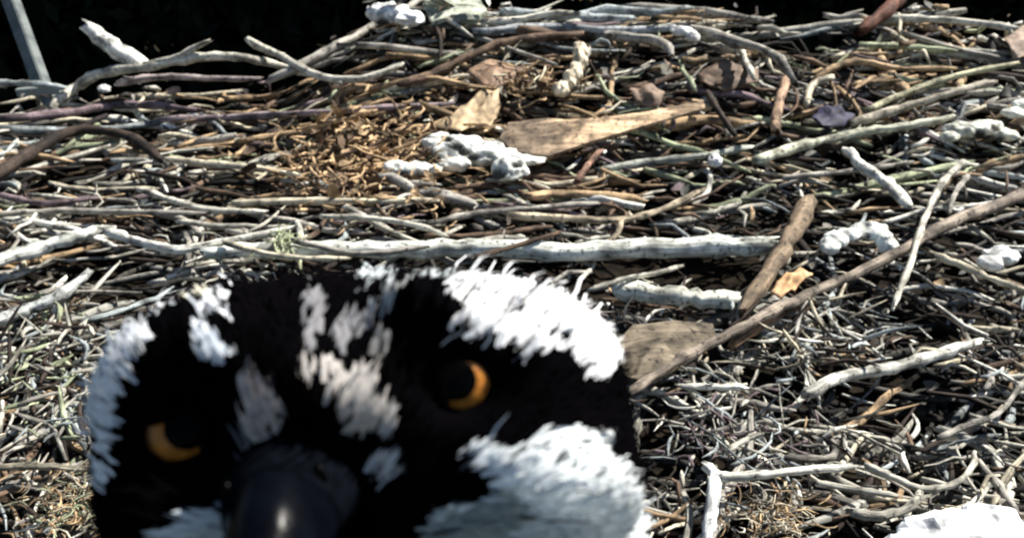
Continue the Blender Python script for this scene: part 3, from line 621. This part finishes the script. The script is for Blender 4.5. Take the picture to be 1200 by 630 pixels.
# feathers
tri = np.array([p.vertices[:] for p in body_me.polygons]); A_ = co[tri]; cen = A_.mean(1); area = .5*np.linalg.norm(np.cross(A_[:, 1]-A_[:, 0], A_[:, 2]-A_[:, 0]), axis=1)
cpx, cpy, cz = proj(cen); vis = (cpy < 700) & ((cen-HC)@hy > -.045)
wgt = area*np.where(vis, 1, .12); wgt /= wgt.sum()
def feathers(n, lmul, wmul, jit, seedlift):
    idx = rng.choice(len(tri), n, p=wgt); r1, r2 = rng.random((2, n)); s = np.sqrt(r1)
    B = ((1-s)[:, None]*A_[idx, 0]+(s*(1-r2))[:, None]*A_[idx, 1]+(s*r2)[:, None]*A_[idx, 2])
    Nn = np.cross(A_[idx, 1]-A_[idx, 0], A_[idx, 2]-A_[idx, 0]); Nn /= np.linalg.norm(Nn, axis=1)[:, None]+1e-12
    q = vn[tri[idx, 0]]; Nn = np.where((Nn*q).sum(1)[:, None] < 0, -Nn, Nn)
    onhead = B[:, 2] > .39
    flow = np.where(onhead[:, None], B-(BEAK0+hy*.005-hz*.012), np.array([0, .1, -1.])); flow /= np.linalg.norm(flow, axis=1)[:, None]+1e-9
    flow = flow+rng.normal(size=(n, 3))*.16
    T = flow-(flow*Nn).sum(1)[:, None]*Nn; T /= np.linalg.norm(T, axis=1)[:, None]+1e-9; Sd = np.cross(T, Nn)
    L = np.where(onhead, .0032, .011)*lmul*rng.uniform(.7, 1.4, n); tone = plume_tone(B+T*(L*.6)[:, None], jit); white = tone[:, 0] > .1; W = np.where(onhead, .00042, .004)*wmul*rng.uniform(.7, 1.3, n)
    fx, fy, _ = proj(B); tip = B+T*L[:, None]; tx, ty, _ = proj(tip); keep = np.ones(n, bool)
    for ex_, ey_, _a in EYES:
        for X_, Y_ in ((fx, fy), (tx, ty), ((fx+tx)/2, (fy+ty)/2)): 
            an = np.degrees(np.arctan2(ey_-Y_, X_-ex_)); mid, hw = (_a[0]+_a[1])/2, (_a[1]-_a[0])/2
            lidded = np.abs((an-mid+180) % 360-180) < hw-22
            keep &= ~((np.hypot(X_-ex_, Y_-ey_) < np.where(lidded, 24, 43)) & onhead)
    if seedlift > 2: keep &= (~white) | (rng.random(n) < .2)
    B, Nn, T, Sd, tone, L, W, white = B[keep], Nn[keep], T[keep], Sd[keep], tone[keep], L[keep], W[keep], white[keep]; n = len(B)
    up = rng.uniform(.08, .3, n)*seedlift*np.where(white, 1.15, .8); st = [(0, .7, 0), (.35, 1, .5), (.72, .75, .85), (1, .06, 1)]; Vs = []
    for t, ww, k in st:
        c_ = B-Nn*.0003+Nn*np.where(white, .0006, 0)[:, None]+T*(L*t)[:, None]+Nn*(L*up*k*(1-.25*t))[:, None]+Sd*(np.sin(t*2)*L*.06*rng.normal(size=n))[:, None]
        Vs.append(c_-Sd*(W*ww)[:, None]); Vs.append(c_+Sd*(W*ww)[:, None]+Nn*0)
    V = np.stack(Vs, 1).reshape(-1, 3); F = []
    for i in range(n):
        b = i*8; F += [(b, b+1, b+3, b+2), (b+2, b+3, b+5, b+4), (b+4, b+5, b+7, b+6)]
    tone = tone*rng.uniform(.8, 1.08, (n, 1))
    return V, F, np.repeat(np.clip(tone, 0, .92), 8, axis=0)
m = MB()
for args in [(64000, 1.05, 1, 2.5, 1), (9000, 1.6, .45, 4, 1.3), (3500, 2.3, .6, 5, 2.4)]:
    Vf, Ff, Tf = feathers(*args); m.add(Vf-OO, Ff, Tf)
tag(m.build('plumage', FEATHER, osprey), kind='stuff')

# eyes
def iris_mat():
    mt, t, b = new_mat('amber_iris'); N, L = t.nodes, t.links
    col = N.new('ShaderNodeAttribute'); col.attribute_name = 'tone'; L.new(col.outputs['Color'], b.inputs['Base Color'])
    b.inputs['Roughness'].default_value = .35; b.inputs['Specular IOR Level'].default_value = .3; return mt
IRIS = iris_mat(); PUP = plain('pupil', (.001, .001, .001), .25, .03); LID = plain('eyelid_skin', (.0015, .0014, .0015), .9, 0)
for ex_, ey_, (a0, a1) in EYES:
    p, nrm = hit(ex_, ey_); D = (p-CAM)@FW; k = D/FPX
    g = CAM-p; g /= np.linalg.norm(g); sx = np.cross(UP, g); sx /= np.linalg.norm(sx); sy = np.cross(g, sx)    # gaze, image right, image up
    R = 50*k; c = p-g*R*.55
    e = empty('eye', tuple(c-OO)); e.parent = osprey
    def cap(r0, r1, rad, rings, tonef, name, mat):
        V, F, T = [], [], []; n = 40
        for i in range(rings+1):
            th = math.asin(min(.999, (r0+(r1-r0)*i/rings)*k/rad))
            for j in range(n):
                ph = 2*math.pi*j/n; V.append((sx*math.cos(ph)+sy*math.sin(ph))*rad*math.sin(th)+g*rad*math.cos(th)); T.append(tonef(i/rings, ph))
        for i in range(rings):
            for j in range(n): F.append((i*n+j, (i+1)*n+j, (i+1)*n+(j+1) % n, i*n+(j+1) % n))
        if r0 < .5: F.append(tuple(range(n)))
        mm = MB(); mm.add(np.array(V), F, np.array(T)); return mm.build(name, mat, e)
    cap(.1, 49.5, R, 10, lambda t, ph: (.004, .004, .004), 'eyeball', PUP)
    cap(13, 42, R*1.015, 8, lambda t, ph: np.array((.42, .155, .02))*(1.1-.7*abs(t-.5)**1.5*2)*(.86+.14*math.sin(ph*17+3*math.sin(ph*5)))*(1 if t < .8 else .3), 'iris', IRIS)
    pu = cap(.1, 26 if ex_ < 300 else 23, R*1.11, 5, lambda t, ph: (.002, .002, .002), 'pupil', PUP); am = math.radians((a0+a1)/2); pu.location = (sx*math.cos(am)+sy*math.sin(am))*6*k
    mm = MB(); n = 26; V, F = [], []; prof = [(14, 1.045), (16, 1.13), (32, 1.2), (46, 1.12), (58, .9), (58, .8), (40, .98), (14, 1.02)]  # black lid, also standing in for the brow's shade over the iris
    for i in range(n):
        ph = math.radians(a0+(a1-a0)*i/(n-1)); e_ = math.sin(math.pi*i/(n-1))**.4
        for r_, h_ in prof:
            r2 = (48-(48-r_)*(.3+.7*e_)) if r_ < 48 else r_
            th = math.asin(min(.95, r2*k/R/1.2)); V.append((sx*math.cos(ph)+sy*math.sin(ph))*r2*k*1.0+g*R*h_*math.sqrt(max(0, 1-(r2/62)**2)))
    q_ = len(prof); F = [(i*q_+j, i*q_+(j+1) % q_, (i+1)*q_+(j+1) % q_, (i+1)*q_+j) for i in range(n-1) for j in range(q_)]+[tuple(range(q_))[::-1], tuple((n-1)*q_+j for j in range(q_))]
    mm.add(np.array(V), F, (.005, .005, .005)); mm.build('eyelid', LID, e)
    mm = MB(); pts = [(sx*math.cos(ph)+sy*math.sin(ph))*50*k+g*R*.5 for ph in np.linspace(0, 2*math.pi, 37)]
    tube(mm, pts, 7*k, (.006, .005, .005), 8, .04, 0, False); mm.build('eye_rim', LID, e)

# beak: cere, hooked upper bill, lower bill
HORN = plain('black_horn', (.001, .0013, .0025), .22, .035, 260, (.0015, .0022, .004), bump=.00015); CERE = plain('blue_grey_cere', (.0015, .002, .003), .9, .0, 300, (.003, .004, .006), bump=.0004)
bk = empty('beak', tuple(BEAK0-OO)); bk.parent = osprey
dn = -hz; fw = hy*.9+dn*.45; fw /= np.linalg.norm(fw)
def loft(pts, wid, hgt, name, mat, parent, sides=20, ridge=.0):
    P = smooth_path(pts, 26); Wd = np.interp(np.linspace(0, 1, 26), np.linspace(0, 1, len(wid)), wid); Hh = np.interp(np.linspace(0, 1, 26), np.linspace(0, 1, len(hgt)), hgt)
    T = np.gradient(P, axis=0); T /= np.linalg.norm(T, axis=1)[:, None]; V = []
    for p, t, w_, h_ in zip(P, T, Wd, Hh):
        u = np.cross(hx, t); u /= np.linalg.norm(u)
        for j in range(sides):
            a = 2*math.pi*j/sides; s_ = math.sin(a); V.append(p+hx*math.cos(a)*w_*(1+.3*s_*(1 if np.dot(u, hy*.4-hz) > 0 else -1))+u*s_*h_)
    F = [(i*sides+j, i*sides+(j+1) % sides, (i+1)*sides+(j+1) % sides, (i+1)*sides+j) for i in range(25) for j in range(sides)]+[tuple(range(sides))[::-1], tuple(25*sides+j for j in range(sides))]
    mm = MB(); mm.add(np.array(V), F, (.01, .01, .01)); return mm.build(name, mat, parent)
b0 = np.zeros(3)-hy*.008+hx*-.001
loft([b0, b0+hy*.009+dn*.001, b0+hy*.015+dn*.003], [.0118, .0099, .0082], [.0095, .0085, .0074], 'cere', CERE, bk)
ub = loft([b0+hy*.012+dn*.002, b0+hy*.020+dn*.006, b0+hy*.026+dn*.013, b0+hy*.027+dn*.022, b0+hy*.024+dn*.029], [.0081, .0072, .0055, .0034, .0006], [.0078, .0068, .0052, .0034, .0006], 'upper_bill', HORN, bk)
loft([b0-hy*.0+dn*.008, b0+hy*.010+dn*.013, b0+hy*.018+dn*.018], [.010, .0066, .002], [.004, .0034, .001], 'lower_bill', HORN, bk)
for s in (-1, 1):
    mm = MB(); q = b0+hy*.0145+hx*s*.0066-dn*.0015
    tube(mm, [q-dn*.0012, q, q+dn*.0016+hx*s*.0006], [.0004, .0008, .0004], (.001, .001, .001), 8, .02, 0, False); mm.build('nostril', PUP, bk)
# folded wings, tail, legs and feet (below the frame)
DF = attr_mat('wing_feather', .7, .2)
for s in (-1, 1):
    wg = empty('wing', (s*.078, .035, .25)); wg.parent = osprey
    mm = MB(); st = smooth_path([(0, 0, .08), (s*.012, .0, .03), (s*.008, .03, -.06), (-s*.005, .06, -.15)], 12); tube(mm, st, np.sin(np.linspace(.5, 2.9, 12))*.045, (.05, .035, .025), 14, .02, .05, False, 1.0)
    o = mm.build('shoulder', DF, wg); o.scale = (.35, 1, 1)
    for k in range(9):
        mm = MB(); a0_ = np.array([s*.016, -.02+k*.011, .02-k*.012]); a1_ = a0_+np.array([-s*.02, .05+.006*k, -.2-.004*k]); tube(mm, smooth_path([a0_, (a0_+a1_)/2+np.array([s*.006, 0, 0]), a1_], 8), [.006, .009, .01, .01, .009, .008, .006, .003], (.045, .032, .024), 6, .02, .05, False, .3); mm.build('flight_feather', DF, wg)
for k in range(7):
    mm = MB(); x = (k-3)*.009; tube(mm, smooth_path([(x*.5, .05, .12), (x, .085, .05), (x*1.4, .12, .012)], 7), [.006, .01, .011, .011, .01, .009, .004], (.08, .06, .045), 6, .02, .05, False, .25); mm.build('tail_feather', DF, osprey)
FOOT = plain('grey_scaly_skin', (.3, .33, .33), .6, .3, 500, (.42, .45, .44), bump=.001)
for s in (-1, 1):
    lg = empty('leg', (s*.03, .0, .0)); lg.parent = osprey
    mm = MB(); tube(mm, smooth_path([(0, .0, .11), (0, .01, .075), (0, .0, .045), (0, -.004, .008)], 10), [.026, .022, .016, .011, .0085, .008, .0075, .0075, .009, .01], (.7, .7, .68), 12, .03, .04, False); mm.build('shank', FOOT, lg)
    for an in (-.5, 0, .5, 3.14):
        d = np.array([math.sin(an), -math.cos(an), 0]); mm = MB(); tube(mm, smooth_path([d*.0, d*.018+np.array([0, 0, .004]), d*.036, d*.042-np.array([0, 0, .003])], 9), [.008, .0075, .007, .0068, .0072, .006, .0062, .0058, .003], (.4, .42, .4), 8, .05, .04, False); t = mm.build('toe', FOOT, lg); t.location = (0, -.004, .006)
        mm = MB(); tube(mm, smooth_path([d*.04, d*.051+np.array([0, 0, .002]), d*.058-np.array([0, 0, .009])], 7), np.linspace(.0042, .0005, 7), (.01, .01, .01), 7, .01, 0, False); mm.build('claw', HORN, t)
